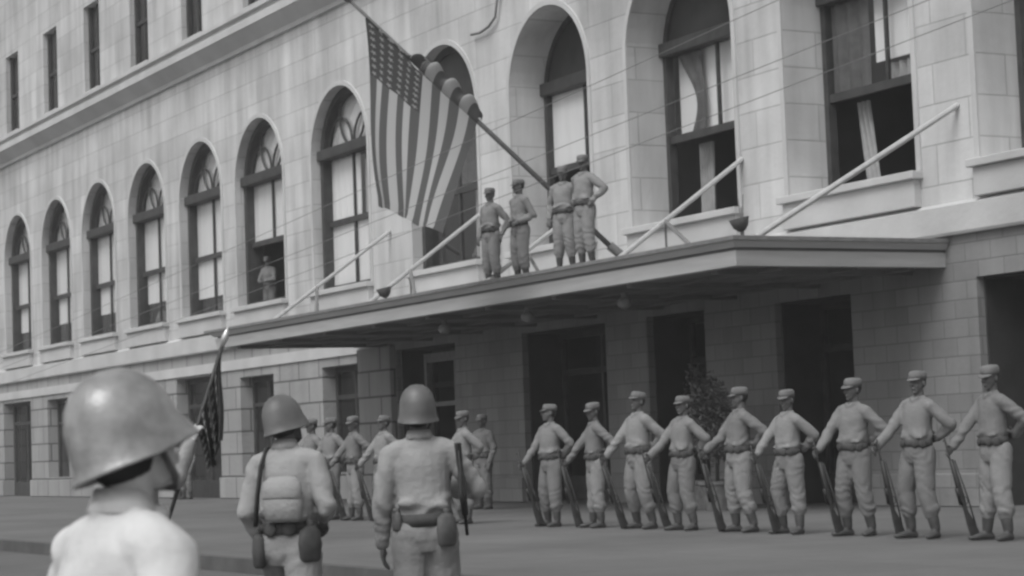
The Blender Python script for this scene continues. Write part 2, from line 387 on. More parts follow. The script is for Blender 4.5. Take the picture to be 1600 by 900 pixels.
# pilaster blocks standing a little forward beside the vestibule
for xa, xb in ((-46.15, -44.35),): MB().box(xa, xb, W-.16, W+.01, .0, 3.55).build('pier', MR, B, bevel=.03)
for xa, xb in ((-41.3, -38.4), (-35.0, -33.6), (-31.58, -29.56), (-27.36, -24.5), (-22.1, -19.6)):
    MB().box(xa, xb, W-.10, W+.01, .0, .5).build('plinth', MB_, B, bevel=.02)
# interior floors and back wall
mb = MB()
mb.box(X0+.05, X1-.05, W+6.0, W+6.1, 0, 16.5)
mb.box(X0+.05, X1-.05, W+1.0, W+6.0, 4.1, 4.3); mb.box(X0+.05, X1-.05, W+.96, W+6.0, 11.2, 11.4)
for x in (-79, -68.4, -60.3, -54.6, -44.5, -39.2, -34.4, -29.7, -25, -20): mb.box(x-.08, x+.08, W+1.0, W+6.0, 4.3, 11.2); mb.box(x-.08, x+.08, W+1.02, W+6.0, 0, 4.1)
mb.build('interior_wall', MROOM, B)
for a, b, z0, z1 in [g[:4] for g in GOPS]:
    f = MB(); f.box(a-.0, a+.03, W+.14, W+.94, 0, z1); f.box(b-.03, b, W+.14, W+.94, 0, z1); f.box(a+.03, b-.03, W+.14, W+.94, z1-.03, z1-.002)
    f.build('door_shade_lining', MDARK, B)  # dark boxes added on the jambs to deepen the shade in the openings

# ---- ground windows and doors
def shopwin(a, b, z0, z1, dp, door=False, name='ground_window'):
    f = MB(); y = W+dp-.05
    f.box(a, a+.12, y, y+.1, z0, z1); f.box(b-.12, b, y, y+.1, z0, z1); f.box(a+.12, b-.12, y+.003, y+.097, z1-.14, z1)
    f.box(a+.12, b-.12, y+.006, y+.094, 2.45 if not door else 2.55, 2.55 if not door else 2.67)
    f.box((a+b)/2-.05, (a+b)/2+.05, y+.01, y+.09, z0, z1-.14)
    if z0 < .2: f.box(a+.12, b-.12, y+.013, y+.087, z0, z0+.5)
    o = f.build(name, MWOOD, B)
    MB().quad((a, y+.05, z0), (b, y+.05, z0), (b, y+.05, z1), (a, y+.05, z1)).build('pane', MGLASS, o)
    return o
for a, b, c, d in ROPS: shopwin(a, b, c, d, .4, c == 0, 'double_door' if c == 0 else 'ground_window')
for a, b, c, d in GOPS[1:]: shopwin(a, b, c, d, .95, True, 'double_door')
o = shopwin(-44.3, -41.35, 0, 3.45, .95, True, 'double_door')
f = MB(); f.box(-43.6, -43.48, W+.35, W+.5, 0, 3.3); f.box(-42.12, -42.0, W+.35, W+.5, 0, 3.3); f.box(-43.48, -42.12, W+.36, W+.49, 3.1, 3.3); f.box(-43.48, -42.12, W+.36, W+.49, 2.1, 2.2)
f.build('vestibule_frame', MIRON, B)

# ---- arched windows
def arch_pts(c, rd, z, n=24, t0=0, t1=PI): return [(c-rd*math.cos(t0+(t1-t0)*i/n), z+rd*math.sin(t0+(t1-t0)*i/n)) for i in range(n+1)]
def arch_band(mb, c, ro, ri, z, y0, y1, zb=None):
    po, pi_ = arch_pts(c, ro, z), arch_pts(c, ri, z)
    if zb is not None: po = [(c-ro, zb)]+po+[(c+ro, zb)]; pi_ = [(c-ri, zb)]+pi_+[(c+ri, zb)]
    for i in range(len(po)-1):
        a, b, c_, d = po[i], po[i+1], pi_[i+1], pi_[i]
        mb.quad((a[0], y0, a[1]), (d[0], y0, d[1]), (c_[0], y0, c_[1]), (b[0], y0, b[1]))
        mb.quad((a[0], y1, a[1]), (b[0], y1, b[1]), (c_[0], y1, c_[1]), (d[0], y1, d[1]))
        mb.quad((d[0], y0, d[1]), (d[0], y1, d[1]), (c_[0], y1, c_[1]), (c_[0], y0, c_[1]))
        mb.quad((a[0], y0, a[1]), (b[0], y0, b[1]), (b[0], y1, b[1]), (a[0], y1, a[1]))
def half_disc(mb, c, rd, z, y, thick=.02):
    P = arch_pts(c, rd, z)
    vs = [(x, y, zz) for x, zz in P]+[(x, y+thick, zz) for x, zz in P]; n = len(P)
    mb.add(vs, [tuple(range(n)), tuple(range(n, 2*n))[::-1]]+[(i, i+1, n+i+1, n+i) for i in range(n-1)])
def sheet(name, mt, parent, xa, xb, z0, z1, y, waves=6, amp=.03, left=None):
    """hanging cloth with folds; left = optional function z->x for its left edge"""
    mb = MB(); nx, nz = 40, 12
    for k in range(2):
        off = len(mb.v); yy = y+k*.012
        for j in range(nz+1):
            z = z0+(z1-z0)*j/nz
            xl, xr = (xa, xb) if left is None else left(z, xa, xb)
            for i in range(nx+1):
                t = i/nx; mb.v.append((xl+(xr-xl)*t, yy+amp*math.sin(t*waves*2*PI+.6*math.sin(z)), z))
        for j in range(nz):
            for i in range(nx): mb.f.append((off+j*(nx+1)+i, off+j*(nx+1)+i+1, off+(j+1)*(nx+1)+i+1, off+(j+1)*(nx+1)+i))
    return mb.build(name, mt, parent, smooth=True)
ZM = 6.8
for idx, (a, b, kind) in enumerate(ARCH):
    c = (a+b)/2; rd = (b-a)/2; d = DA if kind == 'A' else DB
    y = W+d
    fd = .42 if kind == 'A' else .16         # depth of the wooden box frame
    fw = .16 if kind == 'A' else .12
    f = MB(); arch_band(f, c, rd, rd-fw, ZSP, y, y+fd, ZS)
    f.box(a+fw, b-fw, y+.02, y+fd-.02, ZS, ZS+.12)
    win = f.build('arched_window', MWOOD, B)
    # transom
    tz = 8.52
    t = MB().box(a-.0, b+.0, y-.10, y+fd, tz-.13, tz+.13); t.build('transom', MWOOD, win, bevel=.02)
    yg = y+(.17 if kind == 'A' else .07)
    # surround: thin raised archivolt and sill, apron
    s_ = MB(); arch_band(s_, c, rd+.11, rd, ZSP, W-.035, W+.0, ZS+.01); s_.build('archivolt', MTRIM, win)
    MB().box(a-.12, b+.12, W-.22, W+.02, ZS-.12, ZS+.003).build('sill', MTRIM, win, bevel=.015)
    MB().box(a-.05, b+.05, W-.14, W+.02, 4.57, ZS-.12).build('apron', MTRIM, win, bevel=.015)
    # sashes
    s_ = MB(); s_.box(a+fw, b-fw, yg-.04, yg+.04, ZM-.07, ZM+.07)
    s_.box(c-.03, c+.03, yg-.03, yg+.03, ZM+.07, tz-.13)
    lower_open = idx in (5, 8, 9, 10)
    if not lower_open: s_.box(c-.03, c+.03, yg-.035, yg+.035, ZS+.12, ZM-.07)
    s_.build('sash', MWOOD, win)
    zb_ = ZM if lower_open else ZS
    MB().quad((a+fw, yg, zb_), (b-fw, yg, zb_), (b-fw, yg, tz), (a+fw, yg, tz)).build('pane', MGLASS, win)
    if kind == 'A' and idx != 7:
        # fanlight tracery: a ring above two small arches
        t = MB(); rr_ = rd-fw
        arch_band(t, c, .50*rr_+.03, .50*rr_-.04, tz+.85, yg-.03, yg+.03)
        po = [(c+(.5*rr_)*math.cos(k*PI/12), tz+.85+(.5*rr_)*math.sin(k*PI/12)) for k in range(12, 25)]
        for (xa_, za_), (xb_, zb2) in zip(po, po[1:]): t.tube([(xa_, yg, za_), (xb_, yg, zb2)], .035, 6)
        for sgn in (-1, 1):
            P = arch_pts(c+sgn*rr_*.5, rr_*.46, tz+.16, 12)
            t.tube([(x_, yg, z_) for x_, z_ in P], .035, 6)
        t.build('tracery', MWOOD, win)
        half_disc_mb = MB(); half_disc(half_disc_mb, c, rd-fw, ZSP, yg+.08); half_disc_mb.build('fanlight_screen', MBLIND, win)
        g = MB(); half_disc(g, c, rd-fw, ZSP, yg+.04, .004); g.build('fanlight_pane', MGLASS, win)
    else:
        h = MB(); half_disc(h, c, rd-.02, ZSP+.02, y+.05, .05); h.build('fanlight_panel', MDARK, win)
    # what hangs behind the glass
    yb = yg+.06
    if idx <= 4:
        sheet('blind', MBLIND, win, a+fw, b-fw, ZM-.05 if idx != 4 else ZS+.55, tz, yb, 1, .006)
        if idx != 4: sheet('blind', MBLIND, win, a+fw+.1, b-fw, ZS+.75, ZM-.05, yb+.03, 1, .006)
    elif idx == 5:
        sheet('blind', MBLIND, win, a+fw, b-fw, ZM, tz, yb, 1, .006)
        pass
    elif idx == 6:
        sheet('curtain', MBLIND, win, a+fw, a+fw+1.7, ZM, tz, yb, 5, .03)
        sheet('curtain', MLACE, win, a+fw+1.7, b-fw, ZM, tz-.3, yb+.12, 8, .03)
        sheet('blind', MBLIND, win, a+fw, b-fw-.9, ZS+.1, ZM, yb, 1, .006)
        sheet('curtain', MCURT, win, b-fw-1.0, b-fw, ZS+.1, ZM, yb+.1, 4, .04)
    elif idx == 7:
        sheet('curtain', MLACE, win, c+.4, c+.62, ZS+.1, ZM+.1, yb+.1, 2, .03)
        sheet('curtain', MLACE, win, c+.95, c+1.1, ZS+.1, ZM+.1, yb+.1, 2, .03)
        sheet('curtain', MCURT, win, a+fw, b-fw, ZM+.2, tz, yb+.25, 6, .04)
    elif idx == 8:
        sheet('blind', MBLIND, win, a+fw, b-fw, ZM, tz, yb, 1, .006)
    elif idx == 9:
        sheet('blind', MBLIND, win, a+fw, b-fw, ZM, tz, yb+.15, 1, .006)
        sheet('drape_or_reflection', MCURT, win, a+fw+.3, a+fw+.9, ZM, tz, yb, 2, .03,  # dark wavy sheet drawn as the flag's reflection in this window
              left=lambda z, xa, xb: (xa+.28*math.sin((z-ZM)*2.6)+.22-(z-ZM)*.05, xb+.1+.05*math.sin((z-ZM)*3)))
        sheet('curtain', MLACE, win, a+fw+.3, a+fw+.75, ZS, ZM-.1, yb+.35, 5, .06)
    elif idx == 10:
        sheet('drape_or_reflection', MCURT, win, a+fw, c-.55, ZM, tz, yb, 3, .04)
        sheet('blind', MBLIND, win, c-.5, b-fw, ZM+.45, tz, yb+.1, 1, .006)
        sheet('curtain', MLACE, win, a+fw+.25, a+fw+.6, ZS, ZM-.1, yb+.25, 3, .04,
              left=lambda z, xa, xb: (xa+.3*(ZM-z)/1.7*.9, xb+.3*(ZM-z)/1.7*.9))
        sheet('curtain', MLACE, win, c-.3, c+.5, ZM+.05, ZM+.4, yb+.2, 4, .05)
    else:
        sheet('blind', MLACE, win, a+fw, b-fw, ZS+.1, tz, yb, 1, .006)

# ---- canopy, a part of the building with its own pieces
CX0, CX1, CZ0, CZ1 = -45.6, -25.1, 3.60, 4.02
mb = MB()
mb.box(CX0+.1, CX1-.12, YC+.12, W-.01, CZ0+.06, CZ1-.03)
can = mb.build('canopy', MLEAD, B)
def ring_profile(mb, prof):
    """prof = (outset, z): runs left end, front, right end"""
    for (o0, z0), (o1, z1) in zip(prof, prof[1:]):
        pts = []
        for o_, z_ in ((o0, z0), (o1, z1)):
            ol = o_*3.2
            pts.append([(CX0-ol, W, z_), (CX0-ol, YC-o_, z_), (CX1+o_, YC-o_, z_), (CX1+o_, W, z_)])
        for i in range(3): mb.quad(pts[0][i], pts[0][i+1], pts[1][i+1], pts[1][i])
mb = MB(); ring_profile(mb, [(-.14, CZ0), (.03, CZ0), (.05, CZ0+.21), (.05, CZ0+.215)]); mb.build('fascia', MCAN, can)
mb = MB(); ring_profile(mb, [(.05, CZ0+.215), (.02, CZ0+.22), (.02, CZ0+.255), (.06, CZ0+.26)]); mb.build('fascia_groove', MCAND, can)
mb = MB(); ring_profile(mb, [(.06, CZ0+.26), (.12, CZ0+.35), (.16, CZ0+.355)]); mb.build('cornice_moulding', MCAN, can)
mb = MB(); ring_profile(mb, [(.16, CZ0+.355), (.17, CZ0+.36), (.17, CZ1-.005), (.15, CZ1), (-.3, CZ1-.02)]); mb.build('gutter_edge', MIRON, can)
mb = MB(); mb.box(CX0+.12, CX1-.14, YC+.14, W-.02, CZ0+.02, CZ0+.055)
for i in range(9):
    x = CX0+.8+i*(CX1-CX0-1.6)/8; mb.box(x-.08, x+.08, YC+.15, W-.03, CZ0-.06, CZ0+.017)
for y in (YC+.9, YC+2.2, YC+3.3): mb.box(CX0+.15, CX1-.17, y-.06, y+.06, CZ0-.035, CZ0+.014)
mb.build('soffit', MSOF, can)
# tie struts
for xl, xu, zu in ((-28.9, -30.25, 5.95), (-33.4, -35.3, 5.85), (-38.35, -40.0, 6.08), (-43.3, -44.4, 6.2), (-25.0, -24.6, 6.0), ):
    p0 = Vector((xl, 17.75, 4.0)); p1 = Vector((xu, W, zu))
    st = MB().tube([p0, p1], .045, 8).build('tie_strut', MSTRUT, can)
    q = p0+(p1-p0)*.38
    if xl < -26:
        MB().tube([q, (q.x+2.5, 17.95, 4.03)], .035, 6).build('brace', MIRON, st)
        MB().tube([(q.x, q.y, q.z), (q.x, q.y, 4.0)], .022, 6).build('post', MIRON, st)
# lamps below the soffit and small lamps on the canopy edge
def lamp_fixture(x, y):
    e = empty('ceiling_lamp', (x, y, CZ0-.06))
    MB().tube([(0, 0, 0), (0, 0, -.08)], .05, 10).build('base', MIRON, e); MB().ball((0, 0, -.16), (.12, .12, .10)).build('globe', MIRON, e, True)
    return e
for i, (x, y) in enumerate(((-35.6, 18.1), (-32.4, 18.1), (-29.2, 18.1))):
    tag(lamp_fixture(x, y), ['small dark globe lamp under the canopy, nearest its left half', 'small dark globe lamp under the canopy, middle one of three', 'small dark globe lamp under the canopy, nearest its right corner'][i], 'lamp', 'globe lamps under the canopy')
for i, (x, y, lab) in enumerate(((-37.25, 17.7, 'small dark floodlight on the canopy edge by the big flag'), (-25.12, 17.6, 'small dark floodlight with thin rods on the canopy corner'))):
    e = empty('floodlight', (x, y, CZ1)); tag(e, lab, 'floodlight', 'floodlights on the canopy edge')
    MB().tube([(0, 0, -.03), (0, 0, .12)], .03, 8).build('bracket', MIRON, e)
    MB().tube([(0, 0, .08), (0, -.02, .14), (0.0, -.05, .26)], [.05, .11, .15], 14).build('housing', MWEBD, e, True)
    if i == 1:
        for dx, dz in ((-.07, .55), (.06, .6), (0, .42)): MB().tube([(0, 0, .1), (dx, 0, dz)], .009, 5).build('rod', MIRON, e)

# ============================================================ FLAGPOLE AND FLAGS
PB, PT = Vector((-30.80, 19.10, 4.26)), Vector((-32.47, 14.92, 8.76))
fp = empty('flagpole', PB)
tag(fp, 'long slanting flagpole leaning out from the canopy roof', 'flagpole')
MB().tube([(0, 0, 0), tuple((PT-PB)*.5), tuple(PT-PB)], [.048, .042, .030], 12).build('shaft', MPOLE, fp, True)
MB().tube([(.02, 0.05, -.02), tuple((PT-PB)*.05)], .08, 12).build('socket', MIRON, fp)
MB().box(-.12, .12, -.10, .14, -.27, -.03).build('pedestal', MIRON, fp, bevel=.01)
MB().ball(tuple((PT-PB)*1.005), .07).build('finial', MPOLE, fp, True)
bb_, tt_ = Vector((-30.847, 19.0, 4.365)), Vector((-32.40, 15.0, 8.657))
def flag_mesh():
    nu, nv = 130, 70
    def P(u): return bb_+(tt_-bb_)*(.952-.42*u)+Vector((0, -.05, -.03))
    Bp = [Vector((-31.55, 14.9, 5.17)), Vector((-30.86, 14.9, 4.93)), Vector((-30.27, 14.95, 4.715)), Vector((-29.74, 15.1, 4.54))]
    def Bt(u):
        t = u*3; i = min(int(t), 2); return Bp[i].lerp(Bp[i+1], t-i)
    Lf = (P(0)-Bt(0)).length
    vs, uvs, fs = [], [], []
    for i in range(nu+1):
        u = i/nu; p, b = P(u), Bt(u); ln = (p-b).length
        for j in range(nv+1):
            t = j/nv
            q = p.lerp(b, t)
            bow = (1-u)*(-.26)*math.sin(PI*min(t*1.05, 1))*(t) + u*.10*math.sin(PI*t)
            q.x += bow
            amp = .012+.03*t
            ph = 2*PI*(3.3*u + .2*math.sin(2.2*t+u*2))
            q.y += amp*math.sin(ph) + .03*math.sin(2*PI*(u*1.3+t*.8))
            q.x += amp*.10*math.cos(ph)*min(1, t*2)*math.sin(PI*u)**.5
            q.z += -.03*math.sin(ph*1.0)*(t > .98)
            vs.append(q); uvs.append((u, 1-ln*(1-t)/Lf))
    for i in range(nu):
        for j in range(nv):
            a = i*(nv+1)+j; fs.append((a, a+1, a+nv+2, a+nv+1))
    # cloth carried up over the pole and falling behind it
    k = len(vs); m_ = 18
    for i in range(nu+1):
        u = i/nu; p = P(u); ln = (p-Bt(u)).length; v0 = 1-ln/Lf
        win_ = min(1, max(0, (u-.36)/.12))*min(1, max(.35, (1.0-u)/.06+.35))
        lift = .03+win_*(.20+.075*math.cos(2*PI*(6.5*u-.75)))
        for j in range(m_+1):
            t = j/m_; a_ = PI*.93*t
            q = p + Vector((.62, -.10, .78))*(lift*math.sin(a_)) + Vector((-.04, .20, .02))*((1-math.cos(a_))/2)*(.25+win_)
            vs.append(q); uvs.append((u, max(0.001, v0*(1-t*.6)-.001) if u < .5 else max(.31, v0)))
    for i in range(nu):
        for j in range(m_):
            a = k+i*(m_+1)+j; fs.append((a, a+m_+1, a+m_+2, a+1))
    me = bpy.data.meshes.new('flag'); me.from_pydata([tuple(x) for x in vs], [], fs); uv = me.uv_layers.new(name='UVMap')
    for lp in me.loops: uv.data[lp.index].uv = uvs[lp.vertex_index]
    me.polygons.foreach_set('use_smooth', [True]*len(me.polygons)); me.materials.append(MFLAG)
    return me
fl = link(bpy.data.objects.new('national_flag', flag_mesh()))
tag(fl, 'large striped flag with a field of stars hanging from the slanting pole', 'flag')

# ============================================================ WIRES
def wire(p0, p1, sag, label, r_=.005):
    pts = [Vector(p0).lerp(Vector(p1), t/24)-Vector((0, 0, sag*4*(t/24)*(1-t/24))) for t in range(25)]
    tag(MB().tube(pts, r_, 5).build('overhead_wire', MWIRE, None, True), label, 'wire', 'overhead wires along the facade')
wire((-60, 14, 3.3+.02), (-8, 14, 6.75), .05, 'overhead wire crossing the facade, topmost of the three on the right')
wire((-60, 14, 3.0), (-8, 14, 6.0), .06, 'overhead wire crossing the facade, middle one of the three')
wire((-60, 14, 2.55), (-8, 14, 5.7), .06, 'overhead wire crossing the facade, lowest of the three')
tag(MB().tube([(-38.6, 21.17, 10.7), (-38.74, 21.17, 10.3), (-38.8, 21.17, 10.1), (-39.1, 21.17, 9.96), (-39.5, 21.17, 9.9), (-39.9, 21.17, 9.93)], .03, 6).build('wall_cable', MWIRE, None, True), 'short dark cable curling on the wall above the deep arched windows', 'cable')

# ============================================================ PEOPLE
def rot3(q): return q.to_matrix() if isinstance(q, Quaternion) else q
I3 = Matrix.Identity(3)
def hand(mb, wrist, dirv, palm, curl=.5, side=1, size=1.0):
    """palm plus four unequal bent fingers and a thumb; dirv along the hand, palm = normal of the palm side"""
    d = Vector(dirv).normalized(); pn = (Vector(palm)-d*Vector(palm).dot(d)).normalized(); lat = d.cross(pn)*side
    w = Vector(wrist); s = size
    q = Matrix((lat, pn, d)).transposed()
    mb.ball(w+d*.045*s, (.042*s, .018*s, .055*s), q, 10, 8)
    mb.ball(w+d*.005*s, (.028*s, .022*s, .03*s), q, 10, 6)
    for k, (off, ln) in enumerate(((.030, .074), (.010, .082), (-.011, .076), (-.031, .060))):
        p = w+d*.075*s+lat*off*s; a = 0; pts = [w+d*.05*s+lat*off*.9*s, p]
        for seg, fr in enumerate((.45, .32, .23)):
            a += curl*(.9 if seg == 0 else 1.1)
            p = p+(d*math.cos(a)+pn*math.sin(a))*ln*fr*s; pts.append(p)
        mb.tube(pts, [.0095*s, .0098*s, .009*s, .0082*s, .0066*s], 7)
    p = w+d*.02*s+lat*.03*s; pts = [p]; dd = (lat*.8+d*.6+pn*.25*curl).normalized()
    for ln in (.035, .03, .026):
        p = p+dd*ln*s; pts.append(p); dd = (dd*1.0+d*.35+pn*.45*curl).normalized()
    mb.tube(pts, [.014*s, .012*s, .011*s, .009*s], 7)

def limb(mb, pts, rad, flat=1.0):
    for i in range(len(pts)-1):
        mb.tube([pts[i], Vector(pts[i]).lerp(Vector(pts[i+1]), .5), pts[i+1]], [rad[i], (rad[i]*.55+rad[i+1]*.45)*1.03, rad[i+1]], 14)
    for p, r_ in zip(pts, rad): mb.ball(p, r_, None, 14, 10)

def make_person(P):
    """builds the parts of one figure facing -Y at the origin; returns list of (part name, mesh)"""
    g = P.get; vox = g('vox', .011)
    pel = Vector((0, g('pely', 0), g('pelz', .95)))
    lean, side, twist = g('lean', 0), g('side', 0), g('twist', 0)
    RT = Matrix.Rotation(twist, 3, 'Z') @ Matrix.Rotation(lean, 3, 'X') @ Matrix.Rotation(side, 3, 'Y')
    up = lambda x, y, z: pel + RT@Vector((x, y, z-.95))
    bulk = g('bulk', 1.0)
    neck = up(0, .02, 1.46); head = up(0, .0, 1.63) + Vector(g('headoff', (0, 0, 0)))
    HR = RT @ Matrix.Rotation(g('hyaw', 0), 3, 'Z') @ Matrix.Rotation(g('hpitch', 0), 3, 'X') @ Matrix.Rotation(g('hroll', 0), 3, 'Y')
    sh = {-1: up(-.18, .01, 1.385), 1: up(.18, .01, 1.385)}
    arms = {}
    for s in (-1, 1):
        e, w_ = g('elbow')[0 if s < 0 else 1], g('wrist')[0 if s < 0 else 1]
        # keep the upper arm .28 and forearm .26 long
        e = sh[s]+(Vector(e)-sh[s]).normalized()*.285; w_ = e+(Vector(w_)-e).normalized()*.26
        arms[s] = (sh[s], e, w_)
    legs = {}
    for s in (-1, 1):
        k, a = g('knee')[0 if s < 0 else 1], g('ankle')[0 if s < 0 else 1]
        legs[s] = (pel+RT.lerp(I3, .6)@Vector((.088*s, 0, -.03)), Vector(k), Vector(a))
    parts = []
    # body (skin)
    b = MB()
    H = lambda x, y, z: head+HR@Vector((x, y, z))
    b.ball(H(0, .012, .035), (.074, .093, .082), HR, 18, 14)      # skull
    b.ball(H(0, -.022, -.02), (.064, .068, .085), HR, 16, 12)      # face
    b.ball(H(0, -.035, -.078), (.043, .045, .036), HR, 12, 10)     # jaw and chin
    b.ball(H(0, -.072, -.1), (.018, .014, .014), HR, 10, 8)
    b.tube([H(0, -.082, .022), H(0, -.098, -.004), H(0, -.112, -.026)], [.009, .013, .016], 8)   # nose
    b.ball(H(0, -.078, .036), (.052, .016, .012), HR, 12, 8)       # brow
    for s in (-1, 1):
        b.ball(H(.034*s, -.068, -.022), (.022, .018, .02), HR, 10, 8)      # cheek
        b.ball(H(.077*s, .012, -.004), (.012, .02, .033), HR @ Matrix.Rotation(.25*s, 3, 'Z'), 10, 8)   # ear
    b.ball(H(0, -.088, -.056), (.024, .010, .007), HR, 10, 8); b.ball(H(0, -.086, -.067), (.021, .010, .007), HR, 10, 8)
    limb(b, [H(0, .02, -.05), neck-(neck-head)*(-.15), up(0, .02, 1.38)], [.052, .055, .07])
    limb(b, [up(0, .01, 1.38), up(0, 0, 1.15), pel], [.07, .09, .09])
    for s in (-1, 1):
        limb(b, [up(0, .01, 1.38), *arms[s]], [.05, .04, .034, .026]); limb(b, [pel, *legs[s]], [.07, .06, .045, .035])
        d = (arms[s][2]-arms[s][1]).normalized(); hd = g('handdir')
        hd = Vector(hd[0 if s < 0 else 1]) if hd and hd[0 if s < 0 else 1] else d
        pn = Vector(g('palm')[0 if s < 0 else 1]); hand(b, arms[s][2]+d*.015, hd, pn, g('curl', (.5, .5))[0 if s < 0 else 1]*.75, -s, g('hsize', 1.08))
    parts.append(('body', remesh(b, 'body', g('skin', MSKIN), g('bvox', .0075), 2)))
    # eyes
    for s in (-1, 1): parts.append(('eye', MB().ball(H(.031*s, -.082, .012), (.012, .006, .006), HR, 8, 6).mesh('eye', MEYE, True)))
    # shirt
    b = MB(); ring = []
    for z, cy, rx, ry in ((.93, .0, .150, .118), (.99, .0, .158, .122), (1.035, .0, .166, .130), (1.08, .0, .182, .146), (1.14, 0, .176, .136), (1.22, 0, .176, .134), (1.32, .005, .184, .130), (1.39, .01, .180, .112), (1.44, .015, .125, .088), (1.475, .018, .073, .066), (1.50, .016, .066, .06)):
        ring.append((up(0, cy, z), rx*bulk*.97, ry*bulk*.95, RT))
    b.loft(ring)
    for s in (-1, 1):
        a = arms[s]; cf = g('cuff', (1.0, 1.0))[0 if s < 0 else 1]
        w_ = a[1].lerp(a[2], cf)
        limb(b, [up(.11*s, .012, 1.40), a[0], a[1], w_], [.080, .069*bulk, .061*bulk, .046*bulk])
        if cf < .99: limb(b, [a[1].lerp(a[2], max(0, cf-.15)), w_], [.058, .058])
    limb(b, [up(-.05, -.045, 1.475), up(0.0, -.065, 1.44), up(.05, -.045, 1.475)], [.022, .022, .022])     # collar
    limb(b, [up(-.06, .03, 1.49), up(0, .075, 1.485), up(.06, .03, 1.49)], [.022, .026, .022])
    for s in (-1, 1):
        limb(b, [up(.035*s, .022, 1.455), up(.15*s, .012, 1.40)], [.05, .056])
    for k in range(3):    # blouse folds above the belt
        b.ball(up(.05*(k-1)*1.6, .095*bulk, 1.065+.012*k), (.085, .045, .032), RT, 12, 8); b.ball(up(.05*(k-1)*1.6, -.09*bulk, 1.06), (.085, .042, .03), RT, 12, 8)
    parts.append(('shirt', remesh(b, 'shirt', g('shirt', MKH[0]), vox, 4, g('wrinkle', .012), (6, 6, 5), g('seed', 1))))
    # trousers
    b = MB()
    b.loft([(pel+RT@Vector((0, 0, .07)), .152*bulk, .118*bulk, RT), (pel, .168*bulk, .130*bulk, RT), (pel+Vector((0, .005, -.08)), .172*bulk, .132*bulk, I3), (pel+Vector((0, .005, -.16)), .14*bulk, .11*bulk, I3)])
    for s in (-1, 1):
        h, k, a = legs[s]; aa = a.lerp(k, .42)
        limb(b, [h+Vector((0, .02, -.02)), h.lerp(k, .45), k, k.lerp(aa, .5), aa], [.116*bulk, .110*bulk, .096, .092, .072])
        limb(b, [aa+Vector((0, 0, .05)), aa], [.092, .074])
    parts.append(('trousers', remesh(b, 'trousers', g('trousers', MKH[0]), vox, 4, g('wrinkle', .012), (6, 6, 4), g('seed', 1)+4)))
    # boots / gaiters
    for s in (-1, 1):
        h, k, a = legs[s]; aa = a.lerp(k, .46); fy = g('footyaw', (0, 0))[0 if s < 0 else 1]; Q = Matrix.Rotation(fy, 3, 'Z')
        fp_ = g('footpitch', (0, 0))[0 if s < 0 else 1]; Q = Q @ Matrix.Rotation(fp_, 3, 'X')
        b = MB(); limb(b, [aa, a+Vector((0, 0, .02))], [.064, .052])
        F = lambda x, y, z: a+Q@Vector((x, y, z))
        b.loft([(F(0, .06, -.055), .028, .03, Q@Matrix.Rotation(PI/2, 3, 'X')), (F(0, .04, -.045), .036, .042, Q@Matrix.Rotation(PI/2, 3, 'X')), (F(0, -.05, -.045), .043, .042, Q@Matrix.Rotation(PI/2, 3, 'X')),
                (F(0, -.12, -.055), .048, .033, Q@Matrix.Rotation(PI/2, 3, 'X')), (F(0, -.185, -.062), .036, .024, Q@Matrix.Rotation(PI/2, 3, 'X'))])
        b.ball(F(0, -.17, -.062), (.04, .045, .026), Q, 10, 8); b.ball(F(0, .045, -.06), (.036, .035, .03), Q, 10, 8)
        parts.append(('boot', remesh(b, 'boot', g('boots', MBOOT), .010, 3)))
    # belt with pouches
    bz = g('beltz', 1.0); b = MB()
    n = 28
    for zt, zb2 in ((bz+.038, bz-.038),):
        for j in range(n):
            t0, t1 = 2*PI*j/n, 2*PI*(j+1)/n
            def E(t, z, o_): return up((.170*bulk+o_)*math.cos(t), (.134*bulk+o_)*math.sin(t), z)
            b.quad(E(t0, zb2, .004), E(t1, zb2, .004), E(t1, zt, .004), E(t0, zt, .004)); b.quad(E(t0, zt, .004), E(t1, zt, .004), E(t1, zt, -.02), E(t0, zt, -.02)); b.quad(E(t0, zb2, -.02), E(t1, zb2, -.02), E(t1, zb2, .004), E(t0, zb2, .004))
    for t in g('pouches', (-2.6, -2.1, -1.05, -.55)):
        c_ = up((.178*bulk)*math.cos(t), (.142*bulk)*math.sin(t), bz-.005); q = RT@Matrix.Rotation(t, 3, 'Z'); b.ball(c_, (.020, .046, .044), q, 12, 8)
    parts.append(('belt', b.mesh('belt', g('belt', MWEB), True)))
    # headgear
    hg = g('hat', 'cap')
    if hg == 'cap':
        b = MB()
        b.loft([(H(0, .008, .042), .086, .104, HR), (H(0, .01, .075), .088, .107, HR), (H(0, .012, .108), .085, .103, HR), (H(0, .012, .128), .07, .088, HR), (H(0, .012, .135), .03, .04, HR)])
        vz = [(H(.078*math.cos(t), -.055-.085*math.sin(t), .045-.02*math.sin(t))) for t in [PI*i/12 for i in range(13)]]
        vi = [(H(.078*math.cos(t), -.055-.04*math.sin(t), .050)) for t in [PI*i/12 for i in range(13)]]
        for i in range(12):
            o_ = HR@Vector((0, 0, -.008)); b.quad(vz[i], vz[i+1], vi[i+1], vi[i]); b.quad(vz[i]+o_, vi[i]+o_, vi[i+1]+o_, vz[i+1]+o_); b.quad(vz[i], vz[i]+o_, vz[i+1]+o_, vz[i+1])
        parts.append(('cap', b.mesh('cap', g('hatmat', MCAP), True)))
    elif hg == 'helmet':
        b = MB(); prof = [(0, .165), (.35, .158), (.62, .138), (.82, .105), (.94, .065), (1.0, .015), (1.015, -.015), (1.10, -.04), (1.115, -.044), (1.10, -.048), (1.0, -.022)]
        n = 36; k = len(b.v)
